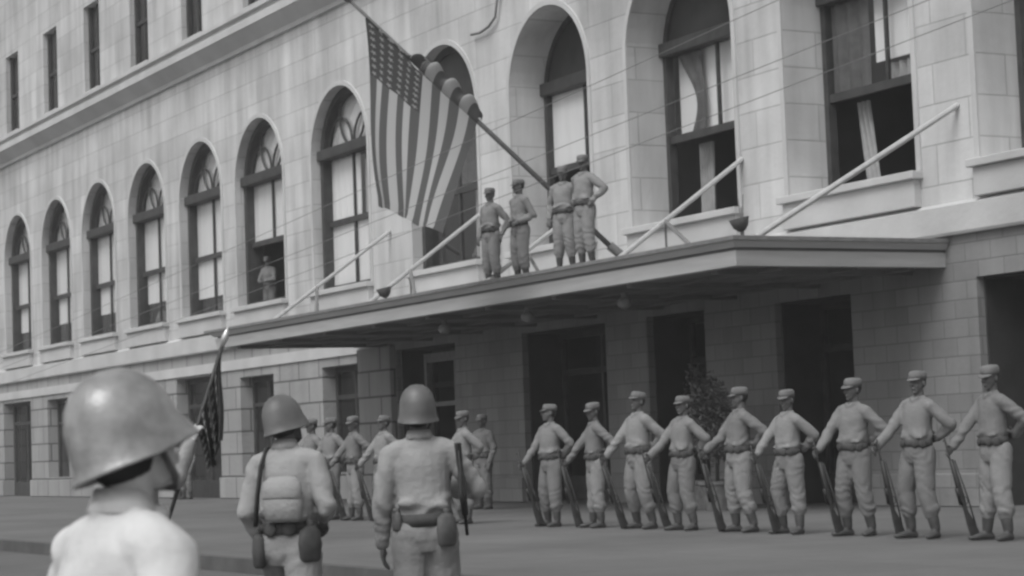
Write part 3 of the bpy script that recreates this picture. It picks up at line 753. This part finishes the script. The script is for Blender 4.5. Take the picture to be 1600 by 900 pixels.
        for rr_, z in prof:
            for j in range(n):
                t = 2*PI*j/n; fr = max(0, -math.sin(t))
                dz = (-.012 if z < .02 else 0)*(1-fr) + (.012 if z < .02 else 0)*fr
                b.v.append(tuple(H(.114*rr_*math.cos(t), .012+.136*rr_*math.sin(t)-(.02*fr if z < 0 else 0), z*1.02+.012+dz)))
        for i in range(len(prof)-1):
            for j in range(n): b.f.append((k+i*n+j, k+(i+1)*n+j, k+(i+1)*n+(j+1) % n, k+i*n+(j+1) % n))
        hm = b.mesh('helmet', g('hatmat', MHELM), True); parts.append(('helmet', hm))
        b = MB()
        for s in (-1, 1): b.tube([H(.098*s, .0, .0), H(.083*s, -.018, -.05), H(.05*s, -.045, -.105), H(0, -.06, -.122)], .008, 6)
        parts.append(('chin_strap', b.mesh('chin_strap', MWEB, True)))
    if 1:
        b = MB(); b.ball(H(0, .028, .02) if hg != 'helmet' else H(0, .034, -.008), (.077, .085, .085), HR, 16, 12); parts.append(('hair', b.mesh('hair', MHAIR, True)))
    for nm, fn, m_ in g('extra', ()):
        parts.append((nm, fn(up, arms, legs, H).mesh(nm, m_, True)))
    return parts, arms, H

PROT = {}
def place(parts, loc, rz, label, group=None, scale=1.0):
    e = empty('person', loc, rz, scale); tag(e, label, 'person', group)
    for nm, me in parts: from_mesh(nm, me, e)
    return e

def rifle(p0, p1, label, parent_rot=0, group=None, name='rifle', up_hint=(0, -1, 0)):
    """butt at p0, muzzle towards p1; 1.10 m long"""
    p0, p1 = Vector(p0), Vector(p1); d = (p1-p0).normalized(); a = Vector(up_hint); a = (a-d*a.dot(d)).normalized(); c = a.cross(d)
    e = bpy.data.objects.new(name, None); link(e); Mx = Matrix.Identity(4)
    for i in range(3): Mx[i][0] = c[i]; Mx[i][1] = a[i]; Mx[i][2] = d[i]; Mx[i][3] = p0[i]
    e.matrix_world = Mx
    if label: tag(e, label, 'rifle', group)
    global RIF
    if not RIF:
        s = MB()
        s.loft([((0, -.045, 0), .02, .065, I3), ((0, -.04, .02), .022, .066, I3), ((0, -.02, .18), .02, .05, I3), ((0, .0, .30), .018, .026, I3), ((0, 0, .36), .018, .028, I3), ((0, .005, .42), .025, .036, I3), ((0, .005, .6), .024, .032, I3), ((0, .008, .86), .019, .024, I3)])
        b = MB().tube([(0, .03, .4), (0, .028, .7), (0, .02, 1.10)], [.016, .012, .010], 8); b.box(-.004, .004, .02, .045, 1.06, 1.08); b.box(-.018, .018, .025, .05, .38, .56)
        t = MB().tube([(0, -.02, .36), (0, -.06, .38), (0, -.06, .43), (0, -.03, .45)], .005, 6)
        g_ = MB().tube([(0, -.08, .08), (0, -.075, .4), (0, -.035, .84)], .011, 6, flat=.4)
        RIF.extend([('stock', s.mesh('stock', MRIF, True)), ('barrel', b.mesh('barrel', MGUN, True)), ('trigger_guard', t.mesh('trigger_guard', MGUN, True)), ('sling', g_.mesh('sling', MWEBD, True))])
    for nm, me in RIF: from_mesh(nm, me, e)
    return e
RIF = []

def parade(seed, **kw):
    rnd = random.Random(seed*7+1); j = lambda s: rnd.uniform(-s, s)
    P = dict(elbow=((-.24+j(.02), -.12+j(.03), 1.16), (.33+j(.03), .15+j(.05), 1.20+j(.02))), wrist=((-.23+j(.03), -.33+j(.05), .96+j(.03)), (.10, .17, 1.03)),
             palm=((1, 0, -.2), (0, 1, 0)), curl=(.75, .4), handdir=((0, -.7, -.5), (-1, .1, -.1)),
             knee=((-.14+j(.03), -.03+j(.04), .50), (.14+j(.03), -.02+j(.04), .50)), ankle=((-.18+j(.03), .02+j(.04), .095), (.18+j(.04), .02+j(.05), .095)), footyaw=(-.3, .3),
             hyaw=j(.45), hpitch=j(.14), hroll=j(.08), twist=j(.16), lean=-.03+j(.05), side=j(.05), wrinkle=.010, belt=MWEBD, seed=seed, shirt=MKH[seed % 3], trousers=MKH[(seed+1) % 3], bulk=1+j(.06), vox=.012)
    P.update(kw); return P
for s in range(7): PROT[s] = make_person(parade(s+1))
# front row standing at parade rest, each with a rifle held out in front
rowx = [(-26.33, 0), (-25.19, 1), (-24.08, 2), (-23.03, 3), (-21.76, 4), (-20.68, 5), (-19.41, 6), (-18.25, 3), (-17.1, 1)]
names = ['leftmost soldier of the right-hand row, pale sleeve against the dark doorway',
         'second soldier from the left of the right-hand row, cap tipped back',
         'third soldier from the left of the right-hand row, in front of the narrow pier',
         'fourth soldier from the left of the right-hand row, beside the shrub in the pot',
         'fifth soldier from the left of the right-hand row, dark belt and elbow out',
         'sixth soldier from the left of the right-hand row, elbow raised behind his back',
         'seventh soldier from the left of the right-hand row, third from the right edge',
         'eighth soldier of the right-hand row, second from the right edge of the picture',
         'ninth soldier of the right-hand row, cut by the right edge']
GR = 'soldiers standing at ease in the row before the building'
rnd = random.Random(3)
for i, ((x, k), lab) in enumerate(zip(rowx, names)):
    sc_ = 1.0+rnd.uniform(-.035, .03); rz = rnd.uniform(-.16, .16)
    parts, arms, H = PROT[k]
    place(parts, (x, 15.0+rnd.uniform(-.06, .06), 0), rz, lab, GR, sc_)
    loc = Vector((x, 15, 0)); Q = Matrix.Rotation(rz, 3, 'Z')
    hnd = loc+Q@(arms[-1][2]*sc_+Vector((.035, -.07, -.03)))
    ordn = ['leftmost', 'second', 'third', 'fourth', 'fifth', 'sixth', 'seventh', 'eighth', 'ninth'][i]
    butt = loc+Q@Vector((-.20+rnd.uniform(-.04, .04), -.15+rnd.uniform(-.05, .07), 0.02)); dr = (hnd-butt).normalized()
    rifle(butt, hnd, 'dark rifle resting on its butt, held out by the %s soldier of the right-hand row' % ordn, group='rifles of the row of soldiers')
lefts = [(-29.05, 5, 'soldier standing just beyond the helmeted soldier with the carbine, partly hidden by him'),
         (-31.88, 2, 'soldier at the right end of the left-hand row, head against the pale pier'),
         (-33.02, 1, 'soldier in the left-hand row with his head against the dark window'),
         (-34.00, 0, 'soldier in the left-hand row with his head at the left edge of the dark window'),
         (-34.83, 6, 'soldier at the left end of the left-hand row, partly hidden by the walking soldier')]
for i, (x, k, lab) in enumerate(lefts):
    sc_ = .98+rnd.uniform(-.02, .02); rz = rnd.uniform(-.12, .12)
    parts, arms, H = PROT[k]; place(parts, (x, 15.0, 0), rz, lab, GR, sc_)
    loc = Vector((x, 15, 0)); Q = Matrix.Rotation(rz, 3, 'Z')
    hnd = loc+Q@(arms[-1][2]*sc_+Vector((.035, -.07, -.03))); butt = loc+Q@Vector((-.20, -.16, .02))
    rifle(butt, hnd, 'dark rifle held out by the %s' % ['soldier behind the helmeted soldier with the carbine', 'soldier at the right end of the left-hand row', 'soldier second from right in the left-hand row', 'soldier second from left in the left-hand row', 'soldier at the left end of the left-hand row'][i], group='rifles of the row of soldiers')

# people standing on the canopy
base = dict(palm=((0, 1, 0), (0, 1, 0)), knee=((-.10, -.02, .50), (.10, -.02, .50)), ankle=((-.12, .02, .095), (.12, .02, .095)), footyaw=(-.2, .2), vox=.012)
cA = make_person(dict(base, elbow=((-.26, .06, 1.15), (.30, .14, 1.16)), wrist=((-.25, -.04, .92), (.24, .05, .92)), seed=11, hyaw=.2, shirt=MKHT, trousers=MKHT, belt=MWEBD))
cB = make_person(dict(base, elbow=((-.24, .10, 1.15), (.26, .10, 1.15)), wrist=((-.12, -.12, 1.02), (.12, -.12, 1.02)), seed=12, hyaw=-.2, shirt=MKHT, trousers=MKHT, belt=MWEBD, curl=(.8, .8)))
cC = make_person(dict(base, elbow=((-.33, .12, 1.20), (.37, .12, 1.2)), wrist=((-.2, -.03, 1.0), (.2, -.03, 1.0)), seed=13, hyaw=.35, hpitch=.1, twist=.1, shirt=MKHT, trousers=MKHT, belt=MWEBD, curl=(.8, .8)))
GC = 'men standing on the canopy roof'
place(cA[0], (-33.45, 18.0, CZ1-.02), .25, 'man in cap on the canopy roof, nearest the big flag', GC, 1.0)
place(cB[0], (-32.75, 18.2, CZ1-.02), .1, 'man in cap on the canopy roof, second from the big flag, arms bent in front', GC, 1.04)
place(cA[0], (-30.42, 17.75, CZ1-.02), .6, 'man on the canopy roof before the open arched window, left of the tallest', GC, .99)
place(cC[0], (-29.70, 17.72, CZ1-.02), .15, 'tallest man on the canopy roof, hands on hips, at the flagpole foot', GC, 1.04)

# foreground: helmeted soldier with slung carbine, seen from behind
def canteen(ang, z, size=1.0):
    def fn(up, arms, legs, H):
        b = MB(); c = up(.19*math.cos(ang), .165*math.sin(ang), z); q = Matrix.Rotation(ang, 3, 'Z')
        b.loft([(c+Vector((0, 0, -.10*size)), .022*size, .05*size, q), (c+Vector((0, 0, -.085*size)), .034*size, .066*size, q), (c, .040*size, .074*size, q), (c+Vector((0, 0, .07*size)), .034*size, .066*size, q), (c+Vector((0, 0, .10*size)), .018*size, .03*size, q)]); b.tube([c+Vector((0, 0, .08*size)), c+Vector((0, 0, .13*size))], .02, 8); return b
    return fn
def collar(up, arms, legs, H):
    b = MB(); n = 24; prof = [(0.062, .056, 1.525), (.070, .064, 1.53), (.088, .080, 1.478), (.082, .074, 1.474)]
    for (rx, ry, z) in prof:
        for j in range(n+1):
            t = -PI/2+.35+(2*PI-.7)*j/n; b.v.append(tuple(up(rx*math.cos(t), .016+ry*math.sin(t), z-.03*max(0, -math.sin(t)))))
    for i in range(3):
        for j in range(n): b.f.append((i*(n+1)+j, i*(n+1)+j+1, (i+1)*(n+1)+j+1, (i+1)*(n+1)+j))
    return b
def strap(pts, wdt=.02):
    def fn(up, arms, legs, H):
        return MB().tube([up(*p) for p in pts], wdt, 8, flat=.3)
    return fn
pA = make_person(dict(elbow=((-.33, .0, 1.15), (.25, .03, 1.13)), wrist=((-.16, -.24, 1.16), (.26, -.03, .88)), palm=((0, 1, 0), (-1, 0, 0)),
      knee=((-.11, -.06, .50), (.10, .02, .50)), ankle=((-.13, -.12, .095), (.12, .12, .11)), curl=(.9, .35), cuff=(.9, 1.0), hyaw=-.05, hpitch=-.12, hroll=-.04, side=.03,
      shirt=MKHA, trousers=MKHT, seed=21, hat='helmet', vox=.009, bvox=.0055, wrinkle=.010, bulk=1.0, pouches=(-2.3, -.8), belt=MWEBD, beltz=.985,
      extra=[('collar', collar, MKHA), ('canteen', canteen(2.35, .92), MWEB), ('cartridge_pouch', canteen(.5, .99, .6), MWEB)]))
d_ = Vector((-.88, .47, 0)); rzA = math.atan2(d_.x, -d_.y)
AL = Vector((-11.56, 5.70, -.225))
place(pA[0], AL, rzA, 'soldier in steel helmet and pale shirt seen from behind, carbine slung at his side', None, .985)
Q = Matrix.Rotation(rzA, 3, 'Z')
rifle(AL+Q@Vector((-.215, .13, 1.42)), AL+Q@Vector((-.27, .14, .62)), 'short carbine slung at the shoulder of the helmeted soldier in the pale shirt', name='carbine', up_hint=Q@Vector((0, -1, 0))).scale = (1.0, 1.1, .50)

def sack(up, arms, legs, H):
    b = MB(); RZ = Matrix.Rotation(.12, 3, 'X')
    b.loft([(up(-.04, .165, 1.03), .07, .03, RZ), (up(-.04, .175, 1.05), .115, .052, RZ), (up(-.04, .18, 1.15), .125, .06, RZ), (up(-.04, .175, 1.25), .118, .052, RZ), (up(-.04, .165, 1.285), .09, .035, RZ), (up(-.04, .16, 1.29), .02, .01, RZ)])
    b.loft([(up(-.04, .187, 1.16), .12, .052, RZ), (up(-.04, .187, 1.17), .126, .062, RZ), (up(-.04, .182, 1.26), .12, .056, RZ), (up(-.04, .17, 1.295), .08, .035, RZ)])
    return b
# foreground: soldier striding, turned to the right, looking up
pB = make_person(dict(elbow=((-.25, .03, 1.13), (.25, .02, 1.13)), wrist=((-.15, -.18, 1.04), (.22, -.13, .92)), palm=((0, 1, 0), (-1, 0, .2)), lean=.10, side=.05,
      knee=((-.12, .10, .50), (.12, -.26, .52)), ankle=((-.14, .36, .14), (.14, -.30, .095)), footpitch=(.5, 0), curl=(.9, .5), cuff=(.55, .8), hyaw=-.35, hpitch=-.22, hroll=.10,
      shirt=MKHA, trousers=MKHT, seed=31, hat='helmet', vox=.009, bvox=.0055, wrinkle=.011, bulk=1.0, pouches=(-2.3, -1.6, -.8, .2, 1.2, 1.9), belt=MWEBD,
      extra=[('collar', collar, MKHA), ('canteen', canteen(.55, .88), MWEBD), ('holster', canteen(2.6, .90, 1.05), MWEBD), ('shoulder_strap', strap([(.15, .15, 1.02), (.12, .175, 1.2), (.11, .14, 1.36), (.105, .06, 1.47), (.105, -.02, 1.475), (.11, -.13, 1.35), (.12, -.16, 1.1)], .03), MWEBD), ('haversack', sack, MKHA)]))
d_ = Vector((-.70, .72, 0)); rzB = math.atan2(d_.x, -d_.y)
BL = Vector((-11.45, 4.78, -.235))
place(pB[0], BL, rzB, 'striding soldier in steel helmet with a dark strap over his left shoulder', None, .97)

# foreground: soldier close to the camera at the left edge
pC = make_person(dict(elbow=((-.27, .02, 1.12), (.27, -.02, 1.12)), wrist=((-.25, -.12, .90), (.25, -.14, .90)), palm=((1, 0, 0), (-1, 0, 0)), knee=((-.10, -.03, .50), (.10, -.02, .50)),
      ankle=((-.12, .02, .095), (.12, .02, .095)), lean=.08, hpitch=-.34, hyaw=.0, hroll=.22, shirt=MKHW, trousers=MKHT, seed=41, hat='helmet', hatmat=MHELMG, skin=MSKINL, vox=.008, bvox=.005, wrinkle=.014, bulk=1.04, extra=[('collar', collar, MKHW)], belt=MWEBD))
d_ = Vector((-.19, .98, 0)); rzC = math.atan2(d_.x, -d_.y)
CL = Vector((-4.23, 1.38, -.29))
place(pC[0], CL, rzC, 'soldier in shiny steel helmet and white shirt, nearest the camera at the left', None, .915)

# guidon bearer, mostly hidden by the close soldier
Gt, Gb = Vector((-12.96, 5.02, 1.98)), Vector((-13.26, 4.67, .70))
gd = (Gt-Gb).normalized(); Gf = Gb-gd*.75
d_ = Vector((-.45, .9, 0)); rzD = math.atan2(d_.x, -d_.y); DL = Vector((-13.52, 4.56, -.24))
Qi = Matrix.Rotation(-rzD, 3, 'Z')
hp = Qi@(Gb+gd*.83-DL); hp2 = Qi@(Gb+gd*.3-DL)
pD = make_person(dict(elbow=(tuple(hp2+Vector((-.12, .1, .0))), (.30, .03, 1.14)), wrist=(tuple(hp), (.28, -.1, .92)), palm=((0, -1, 0), (-1, 0, 0)), knee=((-.10, -.03, .50), (.10, -.02, .50)),
      ankle=((-.12, .02, .095), (.12, .02, .095)), hat='helmet', shirt=MKHA, trousers=MKHT, seed=51, curl=(.9, .5), skin=MSKINL, belt=MWEBD, vox=.012))
place(pD[0], DL, rzD, 'flag bearer in helmet mostly hidden behind the close soldier at the left', None, 1.0)
gp = empty('guidon_pole', Gf); tag(gp, 'thin pole with bright spearhead leaning right beside the close helmeted soldier', 'pole')
MB().tube([(0, 0, 0), tuple(Gt-Gf-gd*.1)], .014, 8).build('shaft', MRIF, gp, True)
MB().tube([tuple(Gt-Gf-gd*.12), tuple(Gt-Gf-gd*.05), tuple(Gt-Gf+gd*.02)], [.012, .026, .003], 8).build('spearhead', MCHROME, gp, True)
def guidon():
    vs, uvs, fs = [], [], []; nu, nv = 60, 40; c = Vector((rr.x, rr.y, 0)).normalized()
    for i in range(nu+1):
        u = i/nu
        for j in range(nv+1):
            t = j/nv; top = Gt-gd*(.12+.55*u)
            w_ = .02+.15*math.sin(min(1, t*1.3)*PI/2)*(1-.35*t)
            q = top*1.0; z = Gt.z-.14-(.80-.05*math.sin(u*9))*t*(.72+.28*u)-.45*u*(1-t)
            base_ = Gt-gd*(.12+.55*u*(1-t)) - gd*t*.35
            q = Vector((base_.x, base_.y, z)) + c*(w_*(1-.9*u)*t*.8) + v*(.05*math.sin(u*22+2*t)*(.3+t))
            vs.append(q); uvs.append((.02+.5*u, .02+.26*t if u > .12 else .4+.3*t))
    for i in range(nu):
        for j in range(nv): a = i*(nv+1)+j; fs.append((a, a+1, a+nv+2, a+nv+1))
    me = bpy.data.meshes.new('furled_flag'); me.from_pydata([tuple(x) for x in vs], [], fs); uv = me.uv_layers.new(name='UVMap')
    for lp in me.loops: uv.data[lp.index].uv = uvs[lp.vertex_index]
    me.polygons.foreach_set('use_smooth', [True]*len(me.polygons)); me.materials.append(MFLAG); return me
gf = link(bpy.data.objects.new('furled_flag', guidon())); tag(gf, 'dark drooping flag gathered on the thin pole at the left', 'flag')

# people looking out of windows
wp = make_person(dict(base, elbow=((-.24, -.1, 1.15), (.24, -.1, 1.15)), wrist=((-.1, -.3, 1.08), (.1, -.3, 1.08)), seed=61, hyaw=.2, shirt=MKH[2], trousers=MKH[2], lean=.12, curl=(.6, .6)))
place(wp[0], (-53.42, W+.68, 4.72), .5, 'person leaning in the arched window with its lower half open, left of the big flag', None, 1.0)
place(wp[0], (-62.1, W+.78, 4.31), .4, 'person looking out under the blind of the fourth arched window from the left edge', 'onlookers behind half closed blinds', .9)
place(wp[0], (-57.2, W+.78, 4.31), .2, 'person looking out under the blind of the fifth arched window from the left edge', 'onlookers behind half closed blinds', .88)
place(wp[0], (-43.05+1.4, W+1.05, 4.31), .2, 'person in the shade of the arched window behind the big flag', None, 1.0)
# bystanders at the ground floor
st = make_person(dict(base, elbow=((-.25, .04, 1.14), (.25, .04, 1.14)), wrist=((-.24, -.06, .90), (.24, -.06, .90)), seed=71, shirt=MKH[2], trousers=MKH[2], curl=(.4, .4)))
place(st[0], (-35.2, 18.6, 0), .3, 'dim figure standing in shade under the canopy beside the block pier', None, 1.0)
place(st[0], (-56.6, 20.6, 0), .5, 'right one of two dim bystanders at the dark doorway, far left', 'bystanders at the far doorway', 1.0)
place(st[0], (-57.6, 20.7, 0), .1, 'left one of two dim bystanders at the dark doorway, far left', 'bystanders at the far doorway', .96)

# potted shrub beside the door under the canopy
def shrub(loc, h, rad, label, seed, group):
    e = empty('potted_shrub', loc); tag(e, label, 'potted plant', group); rn = random.Random(seed)
    MB().loft([((0, 0, 0), .20, .20, I3), ((0, 0, .40), .27, .27, I3), ((0, 0, .42), .30, .30, I3), ((0, 0, .47), .30, .30, I3)]).build('pot', MPOT, e, False)
    MB().tube([(0, 0, .4), (.02, .01, .9), (-.02, 0, h*.75)], [.035, .03, .015], 8).build('trunk', MRIF, e, True)
    b = MB()
    for k in range(2600):
        th = rn.uniform(0, 2*PI); ph = math.acos(rn.uniform(-1, 1)); q = rn.random()**.4
        c = Vector((rad*q*math.sin(ph)*math.cos(th), rad*q*math.sin(ph)*math.sin(th), h*.66+ h*.32*q*math.cos(ph)))
        c *= 1+.18*noise.noise(c*4)
        a_ = Vector((rn.gauss(0, 1), rn.gauss(0, 1), rn.gauss(0, .6))).normalized(); b_ = a_.orthogonal().normalized(); s_ = rn.uniform(.03, .055)
        b.add([c-a_*s_, c-b_*s_*.4, c+a_*s_, c+b_*s_*.4], [(0, 1, 2, 3)])
    b.build('foliage', MLEAF, e)
shrub((-28.7, 19.4, 0), 2.15, .55, 'bushy round potted shrub in the shade behind the fourth and fifth soldiers', 5, 'potted shrubs under the canopy')
shrub((-29.75, 19.9, 0), 2.35, .34, 'narrow potted shrub in the shade just left of the round bushy one', 8, 'potted shrubs under the canopy')

# ============================================================ ADDED AIR, LIFTS THE BLACKS LIKE FILM FOG
mb = MB(); mb.box(-110, 40, -70, 50, -1.7, 25.2)
hz = bpy.data.materials.new('film_veil'); hz.use_nodes = True; n_ = hz.node_tree.nodes; n_.clear()
o_ = n_.new('ShaderNodeOutputMaterial'); pv = n_.new('ShaderNodeVolumePrincipled'); pv.inputs['Color'].default_value = (.9, .9, .9, 1); pv.inputs['Density'].default_value = 0.0012
hz.node_tree.links.new(pv.outputs[0], o_.inputs['Volume'])
tag(mb.build('film_veil', hz), 'thin pale air added over the street to veil the blacks like film fog', kind='stuff')
